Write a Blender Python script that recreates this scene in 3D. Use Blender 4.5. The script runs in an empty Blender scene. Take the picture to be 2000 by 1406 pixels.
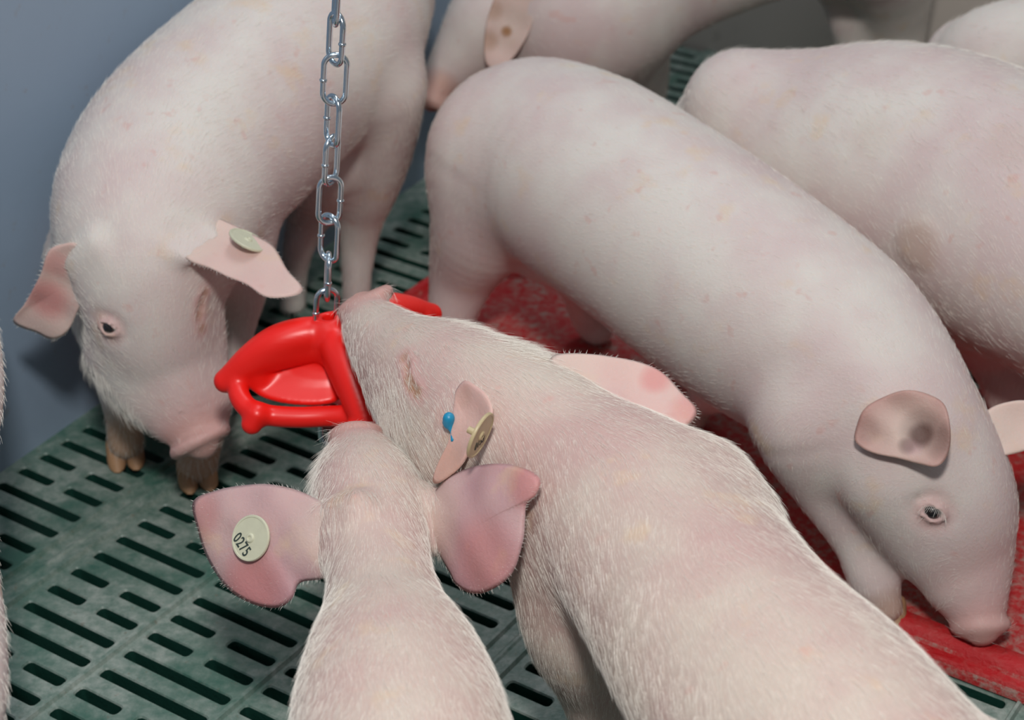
import bpy, math, random
import numpy as np
from mathutils import Vector, Matrix

C = bpy.context.scene.collection
rng = np.random.default_rng(7)

# ---------------------------------------------------------------- camera
FPX, CX, CY, CAMH = 3737.0, 1000.0, 703.0, 1.0
TH = math.atan(2275.0 / 3737.0)                      # downward pitch
FW = np.array([0, math.cos(TH), -math.sin(TH)])
UP = np.array([0, math.sin(TH), math.cos(TH)])
RT = np.array([1.0, 0, 0])
CAM = np.array([0, 0, CAMH])
cam = bpy.data.cameras.new('camera'); cam.sensor_width = 36.0; cam.lens = FPX / 2000 * 36
cam.clip_start = 0.05
camo = bpy.data.objects.new('camera', cam); C.objects.link(camo)
camo.location = CAM
camo.rotation_euler = (math.pi / 2 - TH, 0, 0)
cam.dof.use_dof = True; cam.dof.focus_distance = 1.33; cam.dof.aperture_fstop = 8.0
bpy.context.scene.camera = camo

# ---------------------------------------------------------------- light and exposure
vs = bpy.context.scene.view_settings
vs.view_transform = 'Standard'; vs.look = 'None'; vs.gamma = 1; vs.use_curve_mapping = False
vs.exposure = 0.0
w = bpy.data.worlds.new('world'); bpy.context.scene.world = w; w.use_nodes = True
w.node_tree.nodes['Background'].inputs[0].default_value = (0.80, 0.88, 1.0, 1)
w.node_tree.nodes['Background'].inputs[1].default_value = 0.20

def area(name, loc, target, size, power, col, sy=None):
    l = bpy.data.lights.new(name, 'AREA'); l.size = size; l.energy = power; l.color = col
    if sy: l.shape = 'RECTANGLE'; l.size_y = sy
    o = bpy.data.objects.new(name, l); C.objects.link(o); o.location = loc
    o.rotation_euler = (Vector(target) - Vector(loc)).to_track_quat('-Z', 'Y').to_euler()
    return o
area('key_light', (-0.02, 0.06, 1.63), (0.0, 1.45, 0.1), 0.17, 21, (1.0, 0.98, 0.955))
area('ceiling_tube', (0.3, 2.3, 2.6), (0.2, 1.6, 0.1), 0.5, 18, (0.88, 0.94, 1.0), 1.6)
area('ceiling_tube_left', (-0.55, 0.9, 2.3), (0.0, 1.5, 0.1), 0.4, 4, (0.86, 0.93, 1.0), 1.2)

# ---------------------------------------------------------------- helpers
def ray(px, py):
    return FW + RT * (px - CX) / FPX - UP * (py - CY) / FPX
def at(px, py, z):
    "world point at height z seen at a photograph position"
    d = ray(px, py); t = (z - CAMH) / d[2]
    return CAM + d * t
def scl(px, py, z):
    return FPX / ((z - CAMH) / ray(px, py)[2])
def N(px, py, z, rpx):
    "skeleton node: position and radius in metres"
    p = at(px, py, z); return (p[0], p[1], p[2], rpx / scl(px, py, z))
def atd(px, py, depth):
    return CAM + ray(px, py) * depth
def nrm(v):
    v = np.asarray(v, float); return v / (np.linalg.norm(v) + 1e-12)

def mesh_obj(name, verts, faces, mat, parent=None, smooth=True):
    me = bpy.data.meshes.new(name)
    me.from_pydata([tuple(v) for v in verts], [], [tuple(f) for f in faces]); me.update()
    if smooth: me.polygons.foreach_set('use_smooth', [True] * len(me.polygons))
    o = bpy.data.objects.new(name, me); C.objects.link(o)
    if mat: me.materials.append(mat)
    if parent: o.parent = parent
    return o
def big_mesh(name, V, Q, mat, parent=None):
    me = bpy.data.meshes.new(name)
    me.vertices.add(len(V)); me.vertices.foreach_set('co', V.astype(np.float32).ravel())
    me.loops.add(Q.size); me.loops.foreach_set('vertex_index', Q.astype(np.int32).ravel())
    me.polygons.add(len(Q)); me.polygons.foreach_set('loop_start', np.arange(0, Q.size, Q.shape[1], dtype=np.int32))
    me.polygons.foreach_set('use_smooth', np.ones(len(Q), bool))
    me.update(calc_edges=True); me.validate()
    o = bpy.data.objects.new(name, me); C.objects.link(o)
    me.materials.append(mat)
    if parent: o.parent = parent
    return o
def thing(name, label, cat, group=None, loc=(0, 0, 0)):
    o = bpy.data.objects.new(name, None); C.objects.link(o); o.location = loc
    o.empty_display_size = 0.05
    tag(o, label, cat, group); return o
def tag(o, label, cat, group=None):
    o['label'] = label; o['category'] = cat
    if group: o['group'] = group
    return o
def adopt(o, parent):
    "parent keeping the world position (parents are only ever translated)"
    o.parent = parent
    o.matrix_parent_inverse = Matrix.Translation(-parent.location)
    return o

# ---------------------------------------------------------------- signed-distance modelling
def crom(pts, sub):
    P = np.array(pts, float)
    if len(P) == 2:
        t = np.linspace(0, 1, sub + 1)[:, None]; return P[0] * (1 - t) + P[1] * t
    E = np.vstack([2 * P[0] - P[1], P, 2 * P[-1] - P[-2]])
    E[0, 3:] = P[0, 3:]; E[-1, 3:] = P[-1, 3:]
    out = []
    for i in range(1, len(E) - 2):
        p0, p1, p2, p3 = E[i - 1:i + 3]
        for t in np.arange(sub) / sub:
            out.append(0.5 * ((2 * p1) + (-p0 + p2) * t + (2 * p0 - 5 * p1 + 4 * p2 - p3) * t * t + (-p0 + 3 * p1 - 3 * p2 + p3) * t ** 3))
    out.append(P[-1]); return np.array(out)

class Field:
    def __init__(s, lo, hi, h):
        s.h = h; s.lo = np.array(lo, float); s.n = np.ceil((np.array(hi) - s.lo) / h).astype(int) + 1
        s.F = np.full(s.n, 0.05, np.float32)
    def sub(s, lo, hi):
        a = np.clip(np.floor((np.array(lo) - s.lo) / s.h).astype(int), 0, s.n)
        b = np.clip(np.ceil((np.array(hi) - s.lo) / s.h).astype(int) + 1, 0, s.n)
        sl = tuple(slice(a[i], b[i]) for i in range(3))
        g = np.meshgrid(*[(np.arange(a[i], b[i]) * s.h + s.lo[i]).astype(np.float32) for i in range(3)], indexing='ij')
        return sl, g
    def mix(s, sl, d, k, cut=False):
        F = s.F[sl]
        if cut:
            hh = np.clip(0.5 - 0.5 * (F + d) / k, 0, 1); s.F[sl] = F * (1 - hh) + (-d) * hh + k * hh * (1 - hh)
        else:
            hh = np.clip(0.5 + 0.5 * (F - d) / k, 0, 1); s.F[sl] = F * (1 - hh) + d * hh - k * hh * (1 - hh)
    def chain(s, nodes, k=0.02, sub=6, wide=1.0, cut=False):
        Q = crom(nodes, sub); m = k + 0.012
        rm = Q[:, 3].max() * max(1, wide) + m
        sl, g = s.sub(Q[:, :3].min(0) - rm, Q[:, :3].max(0) + rm)
        if min(g[0].shape) == 0: return Q
        best = np.full(g[0].shape, 1.0, np.float32)
        for a, b in zip(Q[:-1], Q[1:]):
            r = max(a[3], b[3]) * max(1, wide) + m
            lo = np.minimum(a[:3], b[:3]) - r; hi = np.maximum(a[:3], b[:3]) + r
            o = np.array([g[0][0, 0, 0], g[1][0, 0, 0], g[2][0, 0, 0]])
            i0 = np.clip(np.floor((lo - o) / s.h).astype(int), 0, best.shape); i1 = np.clip(np.ceil((hi - o) / s.h).astype(int) + 1, 0, best.shape)
            q = tuple(slice(i0[i], i1[i]) for i in range(3))
            x, y, z = g[0][q], g[1][q], g[2][q]
            if x.size == 0: continue
            ab = b[:3] - a[:3]; L2 = ab @ ab + 1e-12
            t = np.clip(((x - a[0]) * ab[0] + (y - a[1]) * ab[1] + (z - a[2]) * ab[2]) / L2, 0, 1)
            dx = x - a[0] - t * ab[0]; dy = y - a[1] - t * ab[1]; dz = z - a[2] - t * ab[2]
            d2 = dx * dx + dy * dy + dz * dz
            if wide != 1.0:
                sd = nrm(np.cross(ab, [0, 0, 1])); w_ = dx * sd[0] + dy * sd[1] + dz * sd[2]
                d2 = d2 + w_ * w_ * (1 / wide ** 2 - 1)
            d = np.sqrt(np.maximum(d2, 0)) - (a[3] + t * (b[3] - a[3]))
            best[q] = np.minimum(best[q], d)
        s.mix(sl, best, k, cut); return Q
    def ell(s, c, rad, axes=None, k=0.01, cut=False):
        c = np.array(c, float); A = np.eye(3) if axes is None else np.array(axes)
        m = max(rad) + k + 0.01
        sl, g = s.sub(c - m, c + m)
        if min(g[0].shape) == 0: return
        d = np.stack([g[i] - c[i] for i in range(3)], -1) @ A.T.astype(np.float32)
        rr = np.array(rad, np.float32)
        k0 = np.linalg.norm(d / rr, axis=-1); k1 = np.linalg.norm(d / rr ** 2, axis=-1) + 1e-9
        s.mix(sl, k0 * (k0 - 1) / k1, k, cut)
    def disc(s, c, n, r, th, k=0.006, oval=1.0, side=None, cut=False):
        "rounded disc (snout plate)"
        n = nrm(n); sd = nrm(np.cross(n, side if side is not None else [0, 0, 1])); up = np.cross(sd, n)
        m = r * max(oval, 1) + th + k + 0.008
        sl, g = s.sub(np.array(c) - m, np.array(c) + m)
        if min(g[0].shape) == 0: return
        D = [g[i] - c[i] for i in range(3)]
        a = sum(D[i] * n[i] for i in range(3)); u = sum(D[i] * sd[i] for i in range(3)) / oval; v = sum(D[i] * up[i] for i in range(3))
        q = np.sqrt(u * u + v * v) - (r - th); e = np.abs(a)
        d = np.sqrt(np.maximum(q, 0) ** 2 + e * e) - th
        s.mix(sl, d, k, cut)
    def fn(s, c, rad, f):
        sl, g = s.sub(np.array(c) - rad, np.array(c) + rad)
        if min(g[0].shape) == 0: return
        D = np.sqrt(sum((g[i] - c[i]) ** 2 for i in range(3))) / rad
        s.F[sl] += np.clip(1 - D * D, 0, 1) ** 2 * f(*g)
    def mesh(s):
        F = s.F; n = F.shape
        c = {}
        S = np.zeros(tuple(k - 1 for k in n) + (3,), np.float32); cnt = np.zeros(tuple(k - 1 for k in n), np.float32)
        def sh(o): return F[o[0]:n[0] - 1 + o[0], o[1]:n[1] - 1 + o[1], o[2]:n[2] - 1 + o[2]]
        for ax in range(3):
            for p in (0, 1):
                for q in (0, 1):
                    o = [0, 0, 0]; o[(ax + 1) % 3] = p; o[(ax + 2) % 3] = q; o2 = list(o); o2[ax] = 1
                    a = sh(o); b = sh(o2); m = (a < 0) != (b < 0)
                    t = np.where(m, a / np.where(m, a - b, 1), 0)
                    S[..., ax] += np.where(m, t, 0); S[..., (ax + 1) % 3] += np.where(m, p, 0); S[..., (ax + 2) % 3] += np.where(m, q, 0); cnt += m
        act = cnt > 0; idx = np.full(act.shape, -1, np.int64); idx[act] = np.arange(act.sum())
        I = np.argwhere(act); V = (I + S[act] / cnt[act][:, None]) * s.h + s.lo
        Qs = []
        for ax in range(3):
            b_, c_ = (ax + 1) % 3, (ax + 2) % 3
            sl0 = [slice(1, n[i] - 1) for i in range(3)]; sl0[ax] = slice(0, n[ax] - 1)
            sl1 = list(sl0); sl1[ax] = slice(1, n[ax])
            a = F[tuple(sl0)] < 0; b = F[tuple(sl1)] < 0
            for flip, m in ((0, a & ~b), (1, ~a & b)):
                P = np.argwhere(m) + np.array([0 if i == ax else 1 for i in range(3)])
                if len(P) == 0: continue
                def gi(db, dc):
                    T = P.copy(); T[:, b_] -= db; T[:, c_] -= dc; return idx[T[:, 0], T[:, 1], T[:, 2]]
                q = np.stack([gi(1, 1), gi(0, 1), gi(0, 0), gi(1, 0)], 1)
                Qs.append(q[:, ::-1] if flip else q)
        Q = np.vstack(Qs); Q = Q[(Q >= 0).all(1)]
        # light relaxation removes the grid's stair steps
        e = np.vstack([Q[:, [0, 1]], Q[:, [1, 2]], Q[:, [2, 3]], Q[:, [3, 0]]])
        deg = np.bincount(e.ravel(), minlength=len(V)).astype(float)[:, None] + 1e-9
        for lam in (0.5, -0.52, 0.5, -0.52):
            A = np.zeros_like(V)
            for j in range(3):
                A[:, j] = np.bincount(e[:, 0], V[e[:, 1], j], len(V)) + np.bincount(e[:, 1], V[e[:, 0], j], len(V))
            V = V + lam * (A / deg - V)
        return V, Q

# ---------------------------------------------------------------- materials
def nodes_of(name):
    m = bpy.data.materials.new(name); m.use_nodes = True; nt = m.node_tree
    return m, nt, nt.nodes['Principled BSDF']
def nd(nt, t, **kw):
    n = nt.nodes.new(t)
    for k, v in kw.items():
        if k.startswith('i_'): n.inputs[k[2:].replace('_', ' ')].default_value = v
        else: setattr(n, k, v)
    return n
def ramp(nt, src, stops):
    r = nt.nodes.new('ShaderNodeValToRGB'); nt.links.new(src, r.inputs[0])
    e = r.color_ramp.elements
    while len(e) < len(stops): e.new(0.5)
    for k, (p, c) in enumerate(stops): e[k].position = p; e[k].color = (*c, 1) if len(c) == 3 else c
    return r.outputs[0]
def mixc(nt, fac, a, b, mode='MIX'):
    m = nt.nodes.new('ShaderNodeMix'); m.data_type = 'RGBA'; m.blend_type = mode
    for s_, v in ((m.inputs[0], fac), (m.inputs[6], a), (m.inputs[7], b)):
        if isinstance(v, (int, float)): s_.default_value = v
        elif isinstance(v, tuple): s_.default_value = (*v, 1)
        else: nt.links.new(v, s_)
    return m.outputs[2]
def objco(nt):
    return nt.nodes.new('ShaderNodeNewGeometry').outputs['Position']
def noise(nt, scale, detail=3, rough=0.55, vec=None):
    n = nt.nodes.new('ShaderNodeTexNoise'); n.inputs['Scale'].default_value = scale
    n.inputs['Detail'].default_value = detail; n.inputs['Roughness'].default_value = rough
    if vec is not None: nt.links.new(vec, n.inputs['Vector'])
    return n.outputs[0]
def bump(nt, b, h, dist, strength=1.0):
    n = nt.nodes.new('ShaderNodeBump'); n.inputs['Distance'].default_value = dist; n.inputs['Strength'].default_value = strength
    nt.links.new(h, n.inputs['Height']); nt.links.new(n.outputs[0], b.inputs['Normal'])
def attr(nt, name):
    a = nt.nodes.new('ShaderNodeAttribute'); a.attribute_name = name; return a.outputs['Fac']

def skin_mat(name, base=(0.62, 0.495, 0.47), cream=(0.68, 0.62, 0.565), pink=(0.60, 0.30, 0.28), seed=0.0, dark=(0.36, 0.18, 0.08)):
    m, nt, b = nodes_of(name); P = objco(nt)
    ad = nd(nt, 'ShaderNodeVectorMath', operation='ADD'); nt.links.new(P, ad.inputs[0]); ad.inputs[1].default_value = (seed, seed * 2, 0); P2 = ad.outputs[0]
    f1 = ramp(nt, noise(nt, 9, 3, 0.6, P2), [(0.38, (0, 0, 0)), (0.62, (1, 1, 1))])
    c = mixc(nt, f1, base, cream)
    f2 = ramp(nt, noise(nt, 24, 3, 0.6, P2), [(0.60, (0, 0, 0)), (0.74, (0.45, 0.45, 0.45))])
    c = mixc(nt, f2, c, (0.70, 0.50, 0.30))              # yellowish dirt
    f3 = ramp(nt, noise(nt, 60, 2, 0.5, P2), [(0.66, (0, 0, 0)), (0.74, (0.35, 0.35, 0.35))])
    c = mixc(nt, f3, c, (0.62, 0.33, 0.28))              # small scratches and flecks
    c = mixc(nt, attr(nt, 'furred'), c, (0.64, 0.50, 0.43))
    c = mixc(nt, attr(nt, 'pink'), c, pink)
    c = mixc(nt, attr(nt, 'stain'), c, dark)  # brown staining, plus shade painted into nostrils, skin folds and ear hollows
    nt.links.new(c, b.inputs['Base Color'])
    b.inputs['Roughness'].default_value = 0.55; b.inputs['Specular IOR Level'].default_value = 0.3
    b.inputs['Subsurface Weight'].default_value = 0.22; b.inputs['Subsurface Radius'].default_value = (1.0, 0.35, 0.25); b.inputs['Subsurface Scale'].default_value = 0.006
    bump(nt, b, noise(nt, 420, 3, 0.6, P2), 0.0006, 0.6)
    return m
def plain(name, col, rough=0.5, metal=0.0, spec=0.5, sss=0.0, var=0.0, vs_=40):
    m, nt, b = nodes_of(name)
    if var:
        f = noise(nt, vs_, 4, 0.6, objco(nt)); c = mixc(nt, f, tuple(x * (1 - var) for x in col), tuple(min(1, x * (1 + var)) for x in col)); nt.links.new(c, b.inputs['Base Color'])
    else: b.inputs['Base Color'].default_value = (*col, 1)
    b.inputs['Roughness'].default_value = rough; b.inputs['Metallic'].default_value = metal; b.inputs['Specular IOR Level'].default_value = spec
    if sss: b.inputs['Subsurface Weight'].default_value = sss; b.inputs['Subsurface Radius'].default_value = (1, .3, .2); b.inputs['Subsurface Scale'].default_value = 0.004
    return m

M_skin = skin_mat('piglet_skin')
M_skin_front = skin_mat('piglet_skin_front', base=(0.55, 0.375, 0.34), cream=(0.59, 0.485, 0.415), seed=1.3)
M_ear = skin_mat('ear_skin', base=(0.50, 0.29, 0.31), cream=(0.57, 0.38, 0.36), pink=(0.55, 0.20, 0.19), seed=3.1)
M_ear_pale = skin_mat('ear_skin_pale', base=(0.66, 0.44, 0.40), cream=(0.70, 0.52, 0.45), pink=(0.64, 0.26, 0.24), seed=4.7)
M_ear_brown = skin_mat('ear_skin_brown', base=(0.42, 0.22, 0.19), cream=(0.50, 0.30, 0.26), pink=(0.62, 0.42, 0.40), seed=5.9, dark=(0.10, 0.045, 0.035))
M_hair = plain('bristles', (0.88, 0.83, 0.75), 0.45, spec=0.35)
M_eye = plain('eyeball', (0.012, 0.010, 0.012), 0.12, spec=0.8)
M_hoof = plain('hoof_horn', (0.36, 0.20, 0.10), 0.6, var=0.35)
M_tag = plain('ear_tag_plastic', (0.58, 0.57, 0.42), 0.45, var=0.10, vs_=120)
M_tagbrass = plain('ear_tag_tan_plastic', (0.50, 0.40, 0.23), 0.38, var=0.15, vs_=120)
M_ink = plain('tag_ink', (0.03, 0.045, 0.04), 0.6)
M_blue = plain('blue_plastic', (0.01, 0.24, 0.42), 0.4)
M_red = plain('red_plastic', (0.90, 0.014, 0.009), 0.36, spec=0.5)
M_steel = plain('zinc_steel', (0.62, 0.70, 0.76), 0.18, metal=1.0)

# ---------------------------------------------------------------- the pen
D1 = nrm([math.cos(math.radians(-33.5)), math.sin(math.radians(-33.5)), 0])   # along the slots
D2 = np.array([-D1[1], D1[0], 0])                                            # along the wall
U0 = -1.195                                                                  # wall line (coordinate along D1)
def uv(u, v, z=0.0): return D1 * u + D2 * v + np.array([0, 0, z])

def floor_material():
    m, nt, b = nodes_of('slatted_floor_plastic'); P = objco(nt)
    dirt = ramp(nt, noise(nt, 11, 6, 0.68, P), [(0.36, (0, 0, 0)), (0.56, (1, 1, 1))])
    fine = ramp(nt, noise(nt, 70, 5, 0.7, P), [(0.35, (0.25, 0.25, 0.25)), (0.65, (1, 1, 1))])
    mul = nd(nt, 'ShaderNodeMath', operation='MULTIPLY'); nt.links.new(dirt, mul.inputs[0]); nt.links.new(fine, mul.inputs[1])
    top = mixc(nt, mul.outputs[0], (0.052, 0.13, 0.097), (0.31, 0.35, 0.31))
    sp = ramp(nt, noise(nt, 160, 2, 0.5, P), [(0.66, (0, 0, 0)), (0.74, (0.5, 0.5, 0.5))])
    top = mixc(nt, sp, top, (0.16, 0.13, 0.09))
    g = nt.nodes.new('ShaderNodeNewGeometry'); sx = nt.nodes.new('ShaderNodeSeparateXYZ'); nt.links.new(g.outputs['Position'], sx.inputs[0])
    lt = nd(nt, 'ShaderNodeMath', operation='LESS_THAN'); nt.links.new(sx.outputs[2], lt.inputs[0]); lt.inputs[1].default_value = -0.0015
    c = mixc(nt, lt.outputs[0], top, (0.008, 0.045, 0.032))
    nt.links.new(c, b.inputs['Base Color']); b.inputs['Roughness'].default_value = 0.42
    bump(nt, b, noise(nt, 90, 5, 0.65, P), 0.002, 0.5)
    return m
def build_floor():
    verts, faces = [], []
    K = 20
    def cell(u0, u1, v0, v1, a0, a1, w0, w1, z=0.0):
        "rectangle u0..u1 x v0..v1 with a rounded slot a0..a1 x w0..w1"
        base = len(verts); r = (w1 - w0) * 0.32
        ring = []
        for cx, cy, s in ((a1 - r, w1 - r, 0), (a0 + r, w1 - r, 1), (a0 + r, w0 + r, 2), (a1 - r, w0 + r, 3)):
            for j in range(5):
                t = math.radians(90 * s + 90 * j / 4); ring.append((cx + r * math.cos(t), cy + r * math.sin(t), s, j))
        for (x, y, s, j) in ring:
            cxn, cyn = [(u1, v1), (u0, v1), (u0, v0), (u1, v0)][s]
            ox, oy = cxn, cyn
            if s in (0, 2):
                if j < 2: ox, oy = cxn, y
                elif j > 2: ox, oy = x, cyn
            else:
                if j < 2: ox, oy = x, cyn
                elif j > 2: ox, oy = cxn, y
            verts.append(uv(ox, oy, z))
        mx, my = (a0 + a1) / 2, (w0 + w1) / 2
        for (x, y, s, j) in ring: verts.append(uv(x, y, z))
        for (x, y, s, j) in ring: verts.append(uv(x + (mx - x) * (0.0012 / max(abs(x - mx), .003)), y + (my - y) * 0.14, z - 0.0016))
        for (x, y, s, j) in ring: verts.append(uv(x + (mx - x) * (0.0022 / max(abs(x - mx), .003)), y + (my - y) * 0.14, z - 0.028))
        for L in range(3):
            for i in range(K):
                j = (i + 1) % K
                faces.append((base + L * K + i, base + L * K + j, base + (L + 1) * K + j, base + (L + 1) * K + i))
    def quad(u0, u1, v0, v1, z):
        b = len(verts); verts.extend([uv(u0, v0, z), uv(u1, v0, z), uv(u1, v1, z), uv(u0, v1, z)]); faces.append((b, b + 1, b + 2, b + 3))
    def ridge(u0, u1, v0, v1, z0, z1, c):
        b = len(verts)
        for (a, h) in ((u0, z0), (u0 + c, z1), (u1 - c, z1), (u1, z0)):
            verts.extend([uv(a, v0, h), uv(a, v1, h)])
        for i in range(3): faces.append((b + 2 * i, b + 2 * i + 2, b + 2 * i + 3, b + 2 * i + 1))
    pitch = 0.02745; v_mid = 0.9322; v_lo, v_hi = v_mid - 18.5 * pitch, v_mid + 60.5 * pitch
    slots = [(-1.178, -1.076), (-1.030, -.931), (-.917, -.808), (-.796, -.686)]
    u = -.640
    while u < 0.95: slots += [(u, u + .102), (u + .115, u + .219), (u + .231, u + .337)]; u += .383
    for k, (a0, a1) in enumerate(slots):
        a = U0 - .06 if k == 0 else (slots[k - 1][1] + a0) / 2; b = (a1 + slots[k + 1][0]) / 2 if k + 1 < len(slots) else a1 + .006
        wide_ = k == 0 or a0 - slots[k - 1][1] > .03
        if k and not wide_: ridge(a - 0.0035, a + 0.0035, v_lo, v_hi, 0.0, 0.0032, 0.0018)
        if wide_ and k:
            for e in (-.015, .0, .014): ridge(a + e - .003, a + e + .003, v_lo, v_hi, 0.0, 0.0036 if e else .0014, 0.0018)
        row = -18; v = v_lo
        while v + pitch < v_hi + 1e-6:
            v1 = v + pitch; s0, s1 = v + pitch / 2 - .0062, v + pitch / 2 + .0062
            if row % 4 in (0, 3): cell(a, b, v, v1, a0, a1, s0, s1)
            else:
                m = (a0 + a1) / 2 - .001; cell(a, m, v, v1, a0, m - 0.0075, s0, s1); cell(m, b, v, v1, m + 0.0075, a1, s0, s1)
            v = v1; row += 1
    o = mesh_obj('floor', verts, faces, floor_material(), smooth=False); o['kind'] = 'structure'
    pit = []
    b0 = uv(U0 - .3, .2, -0.35), uv(1.6, .2, -0.35), uv(1.6, 3.2, -0.35), uv(U0 - .3, 3.2, -0.35)
    p = mesh_obj('floor_pit', b0, [(0, 1, 2, 3)], plain('slurry', (0.012, 0.010, 0.008), 0.5), smooth=False); p['kind'] = 'structure'
build_floor()

def wallbox(name, u0, u1, v0, v1, z0, z1, mat, bev=0.0):
    P = [uv(u, v, z) for z in (z0, z1) for (u, v) in ((u0, v0), (u1, v0), (u1, v1), (u0, v1))]
    F = [(0, 3, 2, 1), (4, 5, 6, 7), (0, 1, 5, 4), (1, 2, 6, 5), (2, 3, 7, 6), (3, 0, 4, 7)]
    o = mesh_obj(name, P, F, mat, smooth=False); o['kind'] = 'structure'
    if bev: md = o.modifiers.new('bevel', 'BEVEL'); md.width = bev; md.segments = 3
    return o
def skew_left(o):
    for v in o.data.vertices:
        p = np.array(v.co); u, vv = p @ D1, p @ D2; wl = -1.191 - .05 * (vv - 1.0)
        v.co = uv(wl if u > U0 - .02 else wl - .05, vv, p[2])
def wall_mat(name, col):
    m, nt, b = nodes_of(name); P = objco(nt)
    f = noise(nt, 2.2, 3, 0.5, P); c = mixc(nt, f, tuple(x * 0.88 for x in col), tuple(x * 1.1 for x in col))
    f2 = ramp(nt, noise(nt, 45, 4, 0.6, P), [(0.63, (0, 0, 0)), (0.72, (0.3, 0.3, 0.3))]); c = mixc(nt, f2, c, (0.25, 0.22, 0.18))
    nt.links.new(c, b.inputs['Base Color']); b.inputs['Roughness'].default_value = 0.38
    bump(nt, b, noise(nt, 30, 3, 0.5, P), 0.001, 0.3)
    return m
skew_left(wallbox('wall_left', U0 - 0.05, U0, 0.2, 2.66, -0.05, 1.0, wall_mat('blue_grey_panel', (0.27, 0.35, 0.45))))      # the side wall runs slightly off the slat grid
wallbox('wall_back', U0 - 0.05, 1.6, 2.20, 2.25, -0.05, 1.0, wall_mat('taupe_panel', (0.55, 0.49, 0.43)))

# red feeding mat with a raised rim
def build_mat():
    t = thing('feeding_mat', 'dirty red plastic feeding mat with ribbed rim on the slatted floor', 'mat')
    m, nt, b = nodes_of('dirty_red_plastic'); P = objco(nt)
    f = ramp(nt, noise(nt, 26, 7, 0.75, P), [(0.40, (0, 0, 0)), (0.56, (1, 1, 1))])
    f2 = ramp(nt, noise(nt, 130, 5, 0.7, P), [(0.42, (0.1, 0.1, 0.1)), (0.60, (1, 1, 1))])
    mul = nd(nt, 'ShaderNodeMath', operation='MULTIPLY'); nt.links.new(f, mul.inputs[0]); nt.links.new(f2, mul.inputs[1])
    g = nt.nodes.new('ShaderNodeNewGeometry'); sx = nt.nodes.new('ShaderNodeSeparateXYZ'); nt.links.new(g.outputs['Position'], sx.inputs[0])
    lt = nd(nt, 'ShaderNodeMath', operation='LESS_THAN'); nt.links.new(sx.outputs[2], lt.inputs[0]); lt.inputs[1].default_value = 0.0125
    m2 = nd(nt, 'ShaderNodeMath', operation='MULTIPLY_ADD'); nt.links.new(lt.outputs[0], m2.inputs[0]); m2.inputs[1].default_value = .85; m2.inputs[2].default_value = .15
    m3 = nd(nt, 'ShaderNodeMath', operation='MULTIPLY'); nt.links.new(mul.outputs[0], m3.inputs[0]); nt.links.new(m2.outputs[0], m3.inputs[1]); mul = m3
    c = mixc(nt, mul.outputs[0], (0.50, 0.006, 0.010), (0.42, 0.25, 0.21))
    nt.links.new(c, b.inputs['Base Color']); b.inputs['Roughness'].default_value = 0.4
    bump(nt, b, noise(nt, 130, 6, 0.7, P), 0.003, 0.8)
    u0, u1, v0, v1 = MAT_BOUNDS
    cx, cy = (u0 + u1) / 2, (v0 + v1) / 2; hx, hy = (u1 - u0) / 2, (v1 - v0) / 2
    prof = [(0.0, 0.0), (0.0, 0.010), (0.002, 0.013), (0.010, 0.013), (0.013, 0.007), (0.017, 0.007), (0.020, 0.014), (0.024, 0.017), (0.036, 0.017), (0.040, 0.013), (0.043, 0.0072), (0.075, 0.007)]
    V, F = [], []; n = 64
    for (d, z) in prof:
        for i in range(n):
            tt = 2 * math.pi * (i + 0.5) / n; ct, st = math.cos(tt), math.sin(tt); r = 0.12
            hx_, hy_ = hx - d, hy - d; rr = max(r - d, 0.02)
            x = math.copysign(hx_ - rr, ct) + rr * ct; y = math.copysign(hy_ - rr, st) + rr * st
            V.append(uv(cx + x, cy + y, z + 0.0022))
    for k in range(len(prof) - 1):
        for i in range(n):
            j = (i + 1) % n; F.append((k * n + i, k * n + j, (k + 1) * n + j, (k + 1) * n + i))
    F.append(tuple((len(prof) - 1) * n + i for i in range(n)))
    o = mesh_obj('mat_plate', V, F, m, t)
    md = o.modifiers.new('e', 'EDGE_SPLIT'); md.split_angle = math.radians(50)
a_, b_ = at(1971, 1369, 0), at(815, 576, 0)
MAT_BOUNDS = (float(b_ @ D1) - 0.0, float(a_ @ D1) + 0.55, float(a_ @ D2) - 0.0, float(b_ @ D2) + 0.13)
build_mat()

# ---------------------------------------------------------------- piglets
def hair_curves(name, P0, D, Nn, length, r0, mat, parent, lift=0.35, K=4, curl=0.25, lm=1.0):
    n = len(P0)
    if n == 0: return
    hc = bpy.data.hair_curves.new(name); hc.add_curves([K] * n)
    L = length * (0.6 + 0.8 * rng.random(n)) * lm
    J = rng.normal(0, curl, (n, 3)); J2 = rng.normal(0, curl * 0.6, (n, 3))
    d = D + Nn * lift + J * 0.6; d /= np.linalg.norm(d, axis=1)[:, None]
    pos = np.zeros((n, K, 3)); pos[:, 0] = P0 - Nn * 0.0006
    cur = pos[:, 0].copy(); dd = d.copy()
    for k in range(1, K):
        cur = cur + dd * (L / (K - 1))[:, None]; pos[:, k] = cur
        dd = dd + (D - Nn * 0.12) * 0.35 + J2 * 0.3; dd /= np.linalg.norm(dd, axis=1)[:, None]
    a = hc.attributes.get('position') or hc.attributes.new('position', 'FLOAT_VECTOR', 'POINT')
    a.data.foreach_set('vector', pos.astype(np.float32).ravel())
    r = hc.attributes.get('radius') or hc.attributes.new('radius', 'FLOAT', 'POINT')
    rad = np.tile(np.array([1.0, 0.9, 0.65, 0.2]) * r0, n); r.data.foreach_set('value', rad.astype(np.float32))
    hc.materials.append(mat)
    o = bpy.data.objects.new(name, hc); C.objects.link(o); o.parent = parent
    return o

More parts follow.
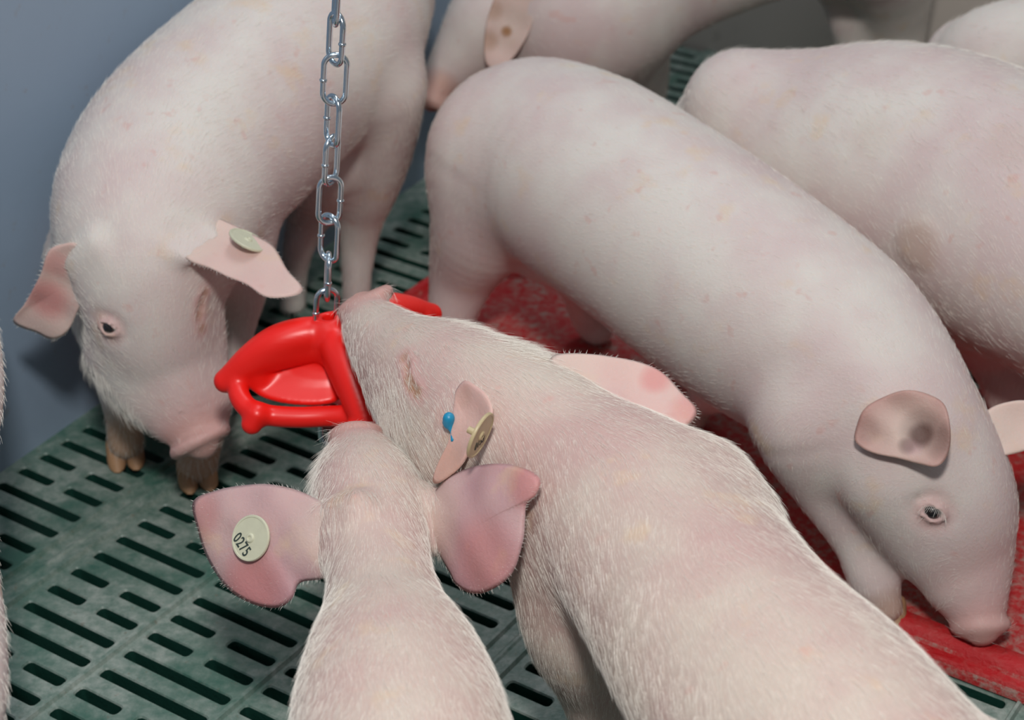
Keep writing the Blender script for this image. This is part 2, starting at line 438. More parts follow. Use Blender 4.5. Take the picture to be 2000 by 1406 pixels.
class Piglet:
    def __init__(s, label, h=0.004, floor=0.001, mat=None, group='white piglets in the pen', name='piglet'):
        s.label = label; s.h = h; s.floor = floor; s.mat = mat or M_skin; s.ch = []; s.pink = []; s.stain = []; s.longh = []; s.fns = []
        s.root = thing(name, label, 'piglet', group)
    def chain(s, nodes, k=0.02, wide=1.0, cut=False, flow=None):
        s.ch.append(([N(*q) for q in nodes], k, wide, cut, flow)); return s
    def chainw(s, nodes, k=0.02, wide=1.0, flow=None):
        s.ch.append((nodes, k, wide, False, flow)); return s
    def solve(s):
        A = np.array([q for c in s.ch for q in c[0]])
        lo = (A[:, :3] - A[:, 3:]).min(0) - 0.03; hi = (A[:, :3] + A[:, 3:]).max(0) + 0.03
        lo[2] = max(lo[2], -0.01)
        s.F = Field(lo, hi, s.h); s.flow = []
        for nodes, k, wide, cut, flow in s.ch:
            Q = s.F.chain(nodes, k, 6, wide, cut)
            T = np.gradient(Q[:, :3], axis=0); T /= np.linalg.norm(T, axis=1)[:, None] + 1e-9
            if not cut: s.flow.append(np.hstack([Q, T, np.full((len(Q), 1), 0.45 if flow is None else flow)]))
        return s
    def hit(s, px, py):
        d = ray(px, py); ts = np.arange(0.6, 3.0, 0.0015)
        P = CAM + d * ts[:, None]; I = (P - s.F.lo) / s.h; n = np.array(s.F.n)
        ok = ((I >= 0) & (I < n - 1)).all(1); J = np.clip(I.astype(int), 0, n - 2); fr = np.clip(I - J, 0, 1)
        v = 0
        for a in (0, 1):
            for b in (0, 1):
                for c in (0, 1):
                    wgt = (fr[:, 0] if a else 1 - fr[:, 0]) * (fr[:, 1] if b else 1 - fr[:, 1]) * (fr[:, 2] if c else 1 - fr[:, 2])
                    v = v + wgt * s.F.F[J[:, 0] + a, J[:, 1] + b, J[:, 2] + c]
        v = np.where(ok, v, 1.0); k = np.argmax(v < 0)
        if v[k] >= 0:
            print('MISS', px, py, s.label); k = int(np.argmin(np.where(ok, v, 9)))
        p = P[k]; j = J[k]; F = s.F.F
        g = np.array([F[j[0] + 1, j[1], j[2]] - F[j[0], j[1], j[2]], F[j[0], j[1] + 1, j[2]] - F[j[0], j[1], j[2]], F[j[0], j[1], j[2] + 1] - F[j[0], j[1], j[2]]])
        return p, nrm(g), ts[k]
    def snout(s, c, n, r, th=0.0056, nostril=0.0045, oval=1.15, side=None, sep=0.42):
        c = np.array(c); n = nrm(n); sd = nrm(np.cross(n, [0, 0, 1] if side is None else side)); up = np.cross(sd, n)
        s.F.disc(c, n, r, th, 0.0035, oval, side)
        for q in (-1, 1):
            a = c + sd * q * r * sep - up * r * 0.05
            s.F.chain([(*(a + n * (th + .004)), nostril), (*(a - n * 0.006), nostril * 0.8)], 0.003, 2, 1.0, True)
            s.stain.append((a + n * th * .6, nostril * 1.6, 1.0))  # shade inside the nostril, painted as dark colour
        s.pink.append((c, r * 2.1, 0.70)); s.stain.append((c, r * 1.25, 0.22)); return s
    def wrinkles(s, c, ax, rad, period=0.007, amp=0.0009):
        c = np.array(c); ax = nrm(ax)
        s.F.fn(c, rad, lambda x, y, z: amp * np.sin(((x - c[0]) * ax[0] + (y - c[1]) * ax[1] + (z - c[2]) * ax[2]) * 2 * math.pi / period))
        return s
    def eye(s, px, py, r=0.0062, tilt=0.0, closed=False, lash=0, long=1.5, open_=.62):
        p, n, t = s.hit(px, py)
        view = nrm(CAM - p); n = nrm(n + 0.25 * view)
        ax = nrm(np.cross(np.cross(n, RT * math.cos(tilt) - UP * math.sin(tilt)), n)); up = nrm(np.cross(n, ax))
        if up @ UP < 0: up = -up
        s.F.ell(p + n * 0.002, (r * 2.6, r * 1.9, r * 0.9), [ax, up, n], 0.008, True)      # shallow socket
        s.F.ell(p - n * r * 0.6, (r * 1.9, r * (1.0 + .9 * open_), r * (.9 + .55 * open_)), [ax, up, n], 0.004)           # lids' mound
        op = open_
        s.F.ell(p + n * r * 0.35, (r * long, r * op, r * 1.25), [ax, up, n], 0.0015, True)     # the opening
        for q in (-1, 1):                                                                 # lid rolls
            arc = []
            for a in np.linspace(-1, 1, 7):
                arc.append((*(p + ax * a * r * long * 1.1 + up * q * (r * (op + .28)) * (1 - a * a) ** 0.5 + n * (r * 0.55 * (1 - a * a) - 0.0005)), 0.0017))
            s.F.chain(arc, 0.0025, 3)
        s.pink.append((p, r * 3.2, 0.45))
        c = p - n * r * 0.42
        V, F = [], []
        for i in range(13):
            for j in range(20):
                a = math.pi * i / 12; b = 2 * math.pi * j / 20
                V.append(c + r * 1.02 * np.array([math.sin(a) * math.cos(b) , math.sin(a) * math.sin(b), math.cos(a)]))
        for i in range(12):
            for j in range(20): F.append((i * 20 + j, i * 20 + (j + 1) % 20, (i + 1) * 20 + (j + 1) % 20, (i + 1) * 20 + j))
        mesh_obj('eye', V, F, M_eye, s.root)
        if lash:
            a = np.linspace(-1, 1, lash)[:, None]
            P0 = p + ax * a * r * long + up * (r * (op + .15)) * np.sqrt(1 - a * a * .95) + n * r * 0.7
            D = np.repeat((n * 0.7 - up * 0.75)[None], lash, 0) + ax * a * 0.4
            hair_curves('eyelashes', P0, D, np.repeat(n[None], lash, 0), 0.007, 0.00013, M_hair, s.root, 0.1, 4, 0.04)
        return s
    def crease(s, pts, r=.0022, dark=.6):
        "a skin fold, e.g. the lids of a shut eye"
        H = [s.hit(*q) for q in pts]
        for p, n, t in H: s.stain.append((p + n * 0, r * 2.3, dark)); s.pink.append((p, r * 5, .45))  # fold darkened in colour to paint the shade in its groove
        nodes = [(*(p + n * r * .35), r * (1 if 0 < i < len(H) - 1 else .5)) for i, (p, n, t) in enumerate(H)]
        Q = crom(nodes, 4)
        for q in (-1, 1):
            off = [nrm(np.cross(H[-1][0] - H[0][0], n)) * r * 1.9 * q for _, n, _ in H]
            s.F.chain([(*(p - n * r * .5 + o), r * .9) for (p, n, t), o in zip(H, off)], .003, 4)
        s.F.chain(nodes, .0022, 4, 1.0, True)
        return s
    def finish(s, hairs=15000, hlen=0.008, hr=0.00010, lift=0.30, curl=0.25, avoid=None):
        f = s.F; z = np.arange(f.n[2]) * f.h + f.lo[2]
        f.F = np.maximum(f.F, (s.floor - z)[None, None, :].astype(np.float32))
        if avoid is not None:                                                 # two animals pressed together: skin against skin, no overlap
            g = avoid.F; I = [np.round((np.arange(f.n[i]) * f.h + f.lo[i] - g.lo[i]) / g.h).astype(int) for i in range(3)]
            O = np.full(f.n, .05, np.float32); K = [(I[i] >= 0) & (I[i] < g.n[i]) for i in range(3)]
            O[np.ix_(K[0], K[1], K[2])] = g.F[np.ix_(I[0][K[0]], I[1][K[1]], I[2][K[2]])]
            f.F = np.maximum(f.F, .001 - O)
        gx, gy = np.meshgrid(np.arange(f.n[0]) * f.h + f.lo[0], np.arange(f.n[1]) * f.h + f.lo[1], indexing='ij')
        uu = gx * D1[0] + gy * D1[1]; vv = gx * D2[0] + gy * D2[1]
        dw = (-1.191 - .05 * (vv - 1.0) + .003 - uu)[:, :, None]             # flank pressed flat where it touches the wall
        hh = np.clip(0.5 + 0.5 * (dw - f.F) / .012, 0, 1); f.F = (f.F * (1 - hh) + dw * hh + .012 * hh * (1 - hh)).astype(np.float32)
        f.F[0] = f.F[-1] = 0.05; f.F[:, 0] = f.F[:, -1] = 0.05; f.F[:, :, 0] = f.F[:, :, -1] = 0.05
        V, Q = f.mesh(); s.V, s.Q = V, Q
        o = big_mesh('body', V, Q, s.mat, s.root); me = o.data
        for nm, lst in (('pink', s.pink), ('stain', s.stain)):
            v = np.zeros(len(V))
            for c, r, k in lst:
                d = np.linalg.norm(V - np.array(c), axis=1) / r; v = np.maximum(v, k * np.clip(1.25 - d * d * 1.25, 0, 1))
            at_ = me.attributes.new(nm, 'FLOAT', 'POINT'); at_.data.foreach_set('value', v.astype(np.float32))
        # coat
        a, b, c, d = (V[Q[:, i]] for i in range(4))
        nn = np.cross(c - a, d - b); ar = np.linalg.norm(nn, axis=1) + 1e-12; nn /= ar[:, None]
        pk = np.zeros(len(Q)); ctr = (a + b + c + d) / 4
        for cc, r, k in s.pink: 
            if k > 0.5: pk = np.maximum(pk, np.clip(1.3 - np.linalg.norm(ctr - np.array(cc), axis=1) / r * 1.3, 0, 1))
        wgt = ar * (1 - 0.97 * pk) * np.where(nn[:, 2] < -0.5, 0.25, 1); wgt /= wgt.sum()
        f_ = rng.choice(len(Q), hairs, p=wgt); u, v_ = rng.random((2, hairs, 1))
        P0 = (a[f_] * (1 - u) + b[f_] * u) * (1 - v_) + (d[f_] * (1 - u) + c[f_] * u) * v_
        Nn = nn[f_]
        S = np.vstack(s.flow); D = np.zeros_like(P0)
        for i in range(0, hairs, 4000):
            p = P0[i:i + 4000]; w_ = np.linalg.norm(p[:, None] - S[None, :, :3], axis=2) - S[None, :, 3]
            k = np.exp(-np.clip(w_ - w_.min(1, keepdims=True), 0, 1) / 0.008); k /= k.sum(1, keepdims=True)
            D[i:i + 4000] = k @ S[:, 4:7] + (k @ S[:, 7])[:, None] * np.array([0, 0, -1.0])
        cl = (np.sin(P0[:, 0] * 95 + 2 * np.sin(P0[:, 1] * 60)) + np.sin(P0[:, 1] * 110 + 2 * np.sin(P0[:, 0] * 70)))[:, None] * 0.12   # tufts
        side = np.cross(D, Nn); D = D + side * cl
        D -= Nn * (D * Nn).sum(1, keepdims=True); D /= np.linalg.norm(D, axis=1)[:, None] + 1e-9
        lm = np.ones(hairs)
        for cc, r, k in s.longh: lm = np.maximum(lm, 1 + (k - 1) * np.clip(1.2 - (np.linalg.norm(P0 - np.array(cc), axis=1) / r) ** 2, 0, 1))
        D += Nn * (lm[:, None] - 1) * .35
        hair_curves('coat', P0, D, Nn, hlen, hr, M_hair, s.root, lift, 4, curl, lm)
        return s
    def ear(s, outline, root, normal, mat=None, cup=0.012, thick=0.0032, root_in=0.006, centre=None, curl_edge=0.0, hairs=1500, depth=None, pinks=(), stains=(), ripple=0.0005, fold=None, base=None, lean=(0, 0), hl=.0032):
        "outline in the photograph, laid on a plane through the ear's root; normal = (right, up, towards camera)"
        t = depth
        bn = None
        if t is None: _, bn, t = s.hit(*root)
        t += root_in
        A = atd(root[0], root[1], t)
        view = nrm(CAM - A); rt = nrm(np.cross(view, [0, 0, 1])) * -1; up = nrm(np.cross(view, rt))
        if up[2] < 0: up = -up
        if rt[0] < 0: rt = -rt
        n = nrm(bn * 0.75 + view * 0.25 + rt * lean[0] + up * lean[1]) if normal == 'body' else nrm(rt * normal[0] + up * normal[1] + view * normal[2])
        def onplane(px, py):
            d = ray(px, py); return CAM + d * (((A - CAM) @ n) / (d @ n))
        O = [onplane(*q) for q in outline]
        E = np.array(O); m = len(E); D = []
        for i in range(m):
            p0, p1, p2, p3 = E[i - 1], E[i], E[(i + 1) % m], E[(i + 2) % m]
            for tt in np.arange(6) / 6: D.append(0.5 * ((2 * p1) + (p2 - p0) * tt + (2 * p0 - 5 * p1 + 4 * p2 - p3) * tt ** 2 + (3 * p1 - p0 - 3 * p2 + p3) * tt ** 3))
        D = np.array(D); cen = onplane(*centre) if centre else E.mean(0)
        K = len(D); R = 14; V = []; tv = []
        if base:
            dr_ = nrm(cen - A); sw = nrm(np.cross(n, dr_))
            for q in (-1, 0, 1):
                o_ = A + sw * q * base * .5
                o_ = o_ - n * .0035; s.F.chain([(*(o_ - dr_ * .016), .0105), (*(o_ + dr_ * .005), .0070), (*(o_ + dr_ * .016), .0036)], .012, 3)
        ex = nrm(np.cross(n, [0, 0, 1])); ey = np.cross(n, ex); rootv = nrm(A - cen)
        def surf(q, sc):
            x = (q - cen) @ ex; y = (q - cen) @ ey; along = (q - A) @ rootv * -1
            h = -cup * (1 - sc ** 2) + ripple * (math.sin(x * 160) + math.sin(y * 190 + x * 80)) + curl_edge * along ** 2
            if fold: 
                fo = max(0.0, (q - onplane(*fold[0])) @ nrm(onplane(*fold[1]) - onplane(*fold[0]))); h += fold[2] * fo
            return q + n * h
        for sgn in (1, -1):
            for i in range(R + 1):
                sc = i / R
                for j in range(K):
                    q = cen + (D[j] - cen) * sc
                    dr = min(1, np.linalg.norm(q - A) / 0.05); th = thick * (1.9 - 0.9 * dr) * (1 - sc ** 5) ** 0.5 * 0.5 + 0.0003
                    if i == R and sgn == -1: continue
                    V.append(surf(q, sc) + n * th * sgn)
        F = []
        def id_(sgn, i, j):
            if i == R: return R * K + j % K
            return (0 if sgn == 1 else (R + 1) * K) + i * K + j % K
        for sgn in (1, -1):
            for i in range(R):
                for j in range(K):
                    q = (id_(sgn, i, j), id_(sgn, i, j + 1), id_(sgn, i + 1, j + 1), id_(sgn, i + 1, j))
                    F.append(q if sgn == -1 else q[::-1])
        o = mesh_obj('ear', V, F, mat or M_ear, s.root)
        V = np.array(V); V = V - ((V - A) @ n)[:, None] * n; v = np.zeros(len(V))
        for c, r, k in pinks: v = np.maximum(v, k * np.clip(1.2 - (np.linalg.norm(V - onplane(*c), axis=1) / r) ** 2, 0, 1))
        o.data.attributes.new('pink', 'FLOAT', 'POINT').data.foreach_set('value', v.astype(np.float32))
        o.data.attributes.new('furred', 'FLOAT', 'POINT').data.foreach_set('value', (0.9 * np.clip(1.15 - np.linalg.norm(V - A, axis=1) / .034, 0, 1)).astype(np.float32))
        v = np.zeros(len(V))
        for c, r, k in stains: v = np.maximum(v, k * np.clip(1.2 - (np.linalg.norm(V - onplane(*c), axis=1) / r) ** 2, 0, 1))
        o.data.attributes.new('stain', 'FLOAT', 'POINT').data.foreach_set('value', v.astype(np.float32))
        # fine rim and surface hairs
        if hairs:
            out = nrm(cen - A)
            j = rng.integers(0, K, hairs); sc = rng.random(hairs) ** 0.35; sg = rng.choice([1, -1], hairs)
            P0 = np.array([surf(cen + (D[a] - cen) * b, b) + n * (thick * .5 * (1 - b ** 5) ** .5) * g for a, b, g in zip(j, sc, sg)])
            Dd = np.repeat(out[None], hairs, 0) + np.array([nrm(D[a] - cen) for a in j]) * (sc ** 6)[:, None] * 1.2
            hair_curves('ear_hair', P0, Dd / np.linalg.norm(Dd, axis=1)[:, None], n[None] * sg[:, None], hl, 0.00007, M_hair, s.root, 0.10, 4, 0.25)
        s.earinfo = (onplane, n, ex, ey, A, surf, cen, D)
        return s
    def tag(s, px, py, r, mat, text=None, n=None, off=0.0035, rot=0.0, size=0.009, tx=(0, -0.006), label=None, backpin=None):
        onplane, n0, *_ = s.earinfo
        vw = nrm(CAM - onplane(px, py))
        n = n0 if n is None else nrm(RT * n[0] + UP * n[1] + vw * n[2])
        if n @ (CAM - onplane(px, py)) < 0: n = -n
        c0 = onplane(px, py); d_ = ray(px, py); nn_ = n0 if n0 @ vw > 0 else -n0
        c = c0 + d_ * (off / (d_ @ nn_))
        ex = nrm(np.cross([0, 0, 1], n)); ey = np.cross(n, ex)
        prof = [(0, -.0012), (r * .97, -.0012), (r, -.0006), (r, .0006), (r * .97, .0012), (r * .90, .0012), (r * .88, .0008), (r * .22, .0008), (r * .20, .0014), (r * .16, .0020), (r * .10, .0020), (r * .07, .0012), (0, .0012)]
        V, F = [], []; K = 40
        for (rr, h) in prof:
            for j in range(K): a = 2 * math.pi * j / K; V.append(c + ex * rr * math.cos(a) + ey * rr * math.sin(a) + n * h)
        for i in range(len(prof) - 1):
            for j in range(K): F.append((i * K + j, i * K + (j + 1) % K, (i + 1) * K + (j + 1) % K, (i + 1) * K + j))
        # the pin that goes through the ear
        b0 = len(V)
        for h in (-.001, -.009):
            for j in range(K): a = 2 * math.pi * j / K; V.append(c + ex * .0024 * math.cos(a) + ey * .0024 * math.sin(a) + n * h)
        for j in range(K): F.append((b0 + j, b0 + (j + 1) % K, b0 + K + (j + 1) % K, b0 + K + j))
        o = mesh_obj('ear_tag', V, F, mat, s.root)
        if label: o['label'] = label
        md = o.modifiers.new('e', 'EDGE_SPLIT'); md.split_angle = math.radians(40)
        if text:
            cu = bpy.data.curves.new('tag_number', 'FONT'); cu.body = text; cu.size = size; cu.extrude = 0.0001; cu.offset = size * 0.012
            cu.align_x = 'CENTER'; cu.align_y = 'CENTER'; cu.space_character = 1.08
            q = bpy.data.objects.new('tag_number', cu); C.objects.link(q); q.parent = o; cu.materials.append(M_ink)
            ca, sa = math.cos(rot), math.sin(rot); tx_ = ex * ca + ey * sa; ty_ = -ex * sa + ey * ca
            pos = c + tx_ * tx[0] + ty_ * tx[1] + n * 0.0010
            MW = Matrix(((tx_[0] * .72, ty_[0], n[0], pos[0]), (tx_[1] * .72, ty_[1], n[1], pos[1]), (tx_[2] * .72, ty_[2], n[2], pos[2]), (0, 0, 0, 1)))
            dg = bpy.context.evaluated_depsgraph_get(); me = bpy.data.meshes.new_from_object(q.evaluated_get(dg)); bpy.data.objects.remove(q)
            q = bpy.data.objects.new('tag_number', me); C.objects.link(q); q.parent = o; q.matrix_world = MW
            if not me.materials: me.materials.append(M_ink)
        return s
    def hooves(s, c, fwd, size=1.0, spread=0.0085):
        "two cloven toes"
        c = np.array(c, float); fwd = nrm(np.array([fwd[0], fwd[1], 0])); sd = np.array([-fwd[1], fwd[0], 0])
        for q in (-1, 1):
            a = c + sd * q * spread * size
            lo = a - 0.035 * size; hi = a + 0.04 * size; lo[2] = s.floor - .006; hi[2] = c[2] + .05 * size
            F = Field(lo, hi, 0.0016)
            F.chain([(*(a + [0, 0, .014 * size] - fwd * .004 * size), .0085 * size), (*(a + [0, 0, .004] + fwd * .010 * size), .0085 * size), (*(a + [0, 0, -.002] + fwd * .020 * size), .0055 * size)], 0.003, 5)
            z = np.arange(F.n[2]) * F.h + F.lo[2]; F.F = np.maximum(F.F, (s.floor - z)[None, None, :])
            V, Q = F.mesh(); big_mesh('hoof', V, Q, M_hoof, s.root)
        return s

# ---------------------------------------------------------------- the red biting toy
def build_toy():
    t = thing('chew_toy', 'glossy bright red three-armed plastic chew toy hanging on the chain', 'pig toy')
    T = at(643, 650, .228)
    tips = [at(440, 742, .192), at(728, 862, .172), at(842, 612, .192)]
    F = Field(T + [-.13, -.16, -.10], T + [.13, .15, .05], 0.0015)
    lerp = lambda a, b, s_: a * (1 - s_) + b * s_
    for i, e in enumerate(tips):
        for dz, kk in ((0, 1.0), (-.013, .85)):
            pts = []
            for s_, r in ((0, .0130), (.25, .0145), (.5, .0145), (.75, .0120), (1.0, .0085)):
                p = lerp(T, e, s_); p[2] += .012 * math.sin(math.pi * s_) + dz * (1 - s_ ** 2 * .8); pts.append((*p, r * kk))
            F.chain(pts, .006, 6)
    F.chain([(*(T + [0, 0, -.008]), .016), (*(T + [0, 0, .003]), .011)], .008)
    B0 = np.array([tips[0] - T, tips[1] - T, [0, 0, 1.0]]).T
    co = lambda px, py, z: np.linalg.solve(B0, at(px, py, z) - T)
    ring0 = [(*co(x, y, z), r) for x, y, z, r in ((474, 722, .196, .0085), (466, 745, .192, .0084), (468, 774, .186, .0084), (488, 799, .181, .0084), (525, 811, .177, .0084), (580, 815, .176, .0084), (640, 813, .177, .0084), (705, 812, .180, .009))]
    web0 = [co(x, y, z) for x, y, z in ((484, 724, .197), (490, 745, .190), (512, 767, .184), (552, 780, .181), (600, 785, .180), (645, 781, .181), (670, 764, .183))]
    nub0 = [(*co(x, y, z), r) for x, y, z, r in ((502, 810, .180, .0094), (492, 828, .173, .0084))]
    for i in range(3):
        a, b = tips[i], tips[(i + 1) % 3]
        Bi = np.array([a - T, b - T, [0, 0, 1.0]]).T
        F.chain([(*(T + Bi @ np.array(q[:3])), q[3]) for q in ring0], .005, 6)
        F.chain([(*(T + Bi @ np.array(q[:3])), q[3]) for q in nub0], .005, 3)
        edge = crom([T + Bi @ q for q in web0], 4)
        for e0 in edge:
            F.chain([(*(T + [0, 0, -.016]), .004), (*(lerp(T, e0, .5) + [0, 0, -.013]), .0034), (*e0, .0030)], .003, 3)
    F.chain([(*(T + [0, 0, .06]), .0048), (*(T + [0, 0, -.06]), .0048)], .003, 2, 1.0, True)       # the chain's hole
    V, Q = F.mesh(); big_mesh('toy_body', V, Q, M_red, t)
    return T
TOY = build_toy()

# ---------------------------------------------------------------- the chain
def link_mesh():
    L, W, r = 0.0345, 0.0098, 0.0022   # straight part + ends
    path = []
    hl = L / 2 - W + .0035
    for i in range(17): a = math.pi * i / 16; path.append((W * math.cos(a) * .86, 0, hl + W * math.sin(a) * .86))
    for k in range(1, 6): path.append((-W * .86, 0, hl - 2 * hl * k / 6))
    for i in range(17): a = math.pi + math.pi * i / 16; path.append((W * math.cos(a) * .86, 0, -hl + W * math.sin(a) * .86))
    for k in range(1, 6): path.append((W * .86, 0, -hl + 2 * hl * k / 6))
    P = np.array(path); n = len(P); V, F = [], []; K = 12
    for i in range(n):
        tng = nrm(P[(i + 1) % n] - P[i - 1]); s1 = np.array([0, 1.0, 0]); s2 = np.cross(tng, s1)
        rr = r
        for k in range(K): a = 2 * math.pi * k / K; V.append(P[i] + s1 * rr * math.cos(a) + s2 * rr * math.sin(a))
    for i in range(n):
        for k in range(K): F.append((i * K + k, i * K + (k + 1) % K, ((i + 1) % n) * K + (k + 1) % K, ((i + 1) % n) * K + k))
    # weld bead
    b = len(V); cz = -0.001
    for q, rr in ((-.0014, r * .95), (-.0007, r * 1.32), (.0007, r * 1.32), (.0014, r * .95)):
        for k in range(K): a = 2 * math.pi * k / K; V.append(np.array([W * .86 + rr * math.cos(a), rr * math.sin(a), cz + q]))
    for i in range(3):
        for k in range(K): F.append((b + i * K + k, b + i * K + (k + 1) % K, b + (i + 1) * K + (k + 1) % K, b + (i + 1) * K + k))
    return V, F, L
def build_chain():
    t = thing('chain', 'zinc-plated steel link chain hanging from above and holding the red toy', 'chain')
    V, F, _ = link_mesh(); first = None
    Y = float(TOY[1])
    def at_y(px, py):
        d = ray(px, py); return CAM + d * (Y / d[1])
    cy = [-82, -3, 76, 155, 236, 313, 391, 465, 540, 607]; yaw = [130, 10, 218, 98, 35, 152, 288, 52, 188, 112]
    xs = [658, 657, 656, 654, 650, 647, 644, 643, 640, 637]
    for k, (y, x, a) in enumerate(zip(cy, xs, yaw)):
        p = at_y(x, y)
        q0 = at_y(x + 2, y - 40); q1 = at_y(x - 2, y + 40); up = nrm(q0 - q1)
        if first is None: o = mesh_obj('chain_link', V, F, M_steel, t); first = o
        else: o = first.copy(); C.objects.link(o); o.parent = t
        z = Vector(up); R_ = z.to_track_quat('Z', 'Y').to_matrix() @ Matrix.Rotation(math.radians(a), 3, 'Z')
        o.matrix_world = Matrix.Translation(Vector(p)) @ R_.to_4x4()
    # the end of the chain below the toy
    for k, (px, py, z, a) in enumerate(((632, 842, None, 10), (633, 890, None, 100))):
        p = TOY + np.array([-.003, -.004, -.085 - .033 * k])
        o = first.copy(); C.objects.link(o); o.parent = t; o.matrix_world = Matrix.Translation(Vector(p)) @ Matrix.Rotation(math.radians(a), 4, 'Z')
build_chain()

# --- piglet at the left, head lowered beside the toy
A = Piglet('white piglet by the blue-grey wall with lowered head, left of the red toy', 0.0035)
A.chain([(392, 858, .098, 40), (378, 815, .108, 64), (355, 760, .128, 84), (325, 690, .155, 106), (303, 630, .182, 124), (290, 560, .212, 140), (290, 490, .235, 168), (310, 410, .25, 205), (370, 310, .266, 215), (470, 210, .284, 212), (570, 120, .302, 202), (650, 50, .318, 182), (690, -10, .318, 160)], .02)
A.chain([(228, 690, .150, 62), (285, 770, .122, 56), (325, 815, .108, 34)], .025)
A.chain([(372, 590, .19, 54), (395, 700, .145, 42), (410, 780, .118, 34)], .02)
A.chain([(735, 170, .27, 98), (728, 270, .21, 84), (716, 350, .16, 68), (706, 420, .115, 46), (699, 490, .075, 34), (696, 560, .045, 27), (696, 610, .022, 28), (696, 640, .010, 28)], .02, flow=.9)
A.chain([(625, 320, .19, 80), (605, 410, .12, 46), (582, 490, .075, 30), (573, 550, .035, 25), (572, 590, .01, 25)], .02, flow=.9)
A.chain([(180, 500, .20, 92), (208, 660, .12, 54), (236, 790, .06, 36), (246, 860, .024, 35)], .02, flow=.9)
A.chain([(425, 480, .20, 112), (452, 620, .125, 52), (425, 760, .065, 38), (392, 870, .03, 40), (386, 905, .016, 40)], .02, flow=.9)
A.solve()
ax = nrm(at(400, 870, .085) - at(330, 700, .15))
A.snout(at(391, 862, .094), RT * .42 - UP * .85 + (CAM - at(391, 862, .094)) * .02, .0285, oval=1.0, side=FW)
A.wrinkles(at(372, 800, .125), ax, .035, .0065, .0011)
A.eye(212, 640, .0060, tilt=.35, long=1.35)
A.crease([(400, 572), (391, 592), (389, 615), (394, 640)], .0024, .5)
A.pink.append((at(385, 600, .19), .02, .5))
for p_ in ((245, 880, .02), (386, 920, .015)): A.stain.append((at(*p_), .055, .75))
A.pink.append((at(350, 790, .12), .05, .35))
A.ear([(182, 498), (150, 474), (118, 478), (94, 492), (76, 540), (42, 600), (12, 645), (60, 664), (95, 673), (128, 652), (152, 605), (174, 562), (186, 530)], (180, 520), (-.35, -.35, .8), M_ear_pale, cup=.006, root_in=.010, pinks=(((85, 590), .022, .8), ((110, 520), .015, .5)), curl_edge=-1.5, base=.024)
A.ear([(335, 440), (375, 416), (430, 428), (480, 452), (530, 478), (562, 528), (592, 566), (562, 582), (520, 580), (480, 556), (436, 536), (400, 520), (365, 505), (340, 480)], (372, 470), (-.1, .75, .55), M_ear_pale, cup=.002, root_in=.004, base=.030)
A.tag(484, 469, .0165, M_tag, None, off=.005, n=(.42, .84, .36), label='yellowish round tag')
A.longh += [(at(230, 740, .13), .05, 1.6), (at(300, 450, .33), .06, 1.4)]
A.finish(45000, .010, .00008, .14, .16)
fdA = (0.25, -1)
A.hooves(at(246, 896, 0), fdA, 1.0); A.hooves(at(386, 935, 0), fdA, 1.05)

# --- piglet across the middle, sniffing at the mat
B = Piglet('white piglet leaning across the red mat, snout down at the mat near the right edge', 0.0035, floor=0.0095)
B.chain([(1912, 1212, .036, 50), (1903, 1140, .056, 68), (1882, 1060, .082, 98), (1850, 980, .112, 134), (1806, 900, .14, 150), (1750, 820, .165, 165), (1680, 740, .18, 190), (1600, 670, .19, 212), (1500, 600, .2, 222), (1390, 520, .21, 222), (1280, 440, .22, 216), (1150, 352, .225, 208), (1060, 300, .225, 186), (1015, 295, .22, 172)], .02)
B.chain([(1738, 930, .14, 100), (1800, 1020, .1, 92), (1860, 1130, .062, 58)], .025)
B.chain([(985, 330, .21, 145), (948, 430, .16, 108), (908, 525, .1, 70), (886, 600, .06, 50), (880, 660, .03, 42)], .025, flow=.9)
B.chain([(1120, 480, .15, 80), (1138, 560, .08, 46), (1152, 615, .04, 38), (1165, 640, .025, 34)], .02, flow=.9)
B.chain([(1050, 512, .125, 34), (1100, 495, .14, 40)], .02)
B.chain([(1585, 820, .16, 120), (1622, 940, .11, 78), (1672, 1050, .07, 50), (1706, 1130, .042, 48), (1732, 1185, .024, 32)], .02, flow=.9)
B.chain([(1480, 730, .13, 75), (1405, 765, .06, 42), (1368, 785, .035, 34), (1352, 812, .024, 30)], .02, flow=.9)
B.solve()
ax = nrm(at(1912, 1215, .03) - at(1885, 1060, .082))
B.snout(at(1915, 1222, .032), RT * .08 - UP * .95 - FW * .12, .0240, oval=1.0, side=FW)
B.wrinkles(at(1905, 1160, .06), ax, .03, .007, .0008)
B.eye(1822, 1000, .0066, tilt=.5, lash=18, open_=.66)
B.pink.append((at(1900, 1130, .07), .05, .35))
for p_ in ((1735, 1200, .02), (1355, 815, .02), (880, 660, .02)): B.stain.append((at(*p_), .03, .5))
B.ear([(1668, 852), (1684, 805), (1720, 776), (1770, 763), (1815, 770), (1846, 792), (1858, 840), (1852, 886), (1832, 912), (1795, 906), (1758, 896), (1710, 886), (1680, 872)], (1775, 842), 'body', M_ear_brown, cup=.008, root_in=-.0145, centre=(1775, 842), lean=(-.3, .1), pinks=(((1782, 872), .008, .9),), stains=(((1798, 846), .013, .9), ((1772, 868), .008, .6), ((1800, 840), .018, .45), ((1840, 860), .016, .5), ((1690, 840), .012, .25)), curl_edge=0, hairs=0, ripple=.0013)  # darkest spots paint the shade of the ear canal
B.ear([(1905, 840), (1930, 800), (1970, 785), (2010, 783), (2065, 800), (2075, 840), (2030, 868), (1985, 885), (1930, 890)], (1925, 850), (.15, .25, .9), M_ear_pale, cup=.004, root_in=.022, hairs=0)
B.finish(40000, .009, .00007, .10, .12)
B.hooves(at(1738, 1205, .01), (-.1, -1), .85, .006)
B.hooves(at(1352, 822, .01), (-.5, -1), .85, .006)

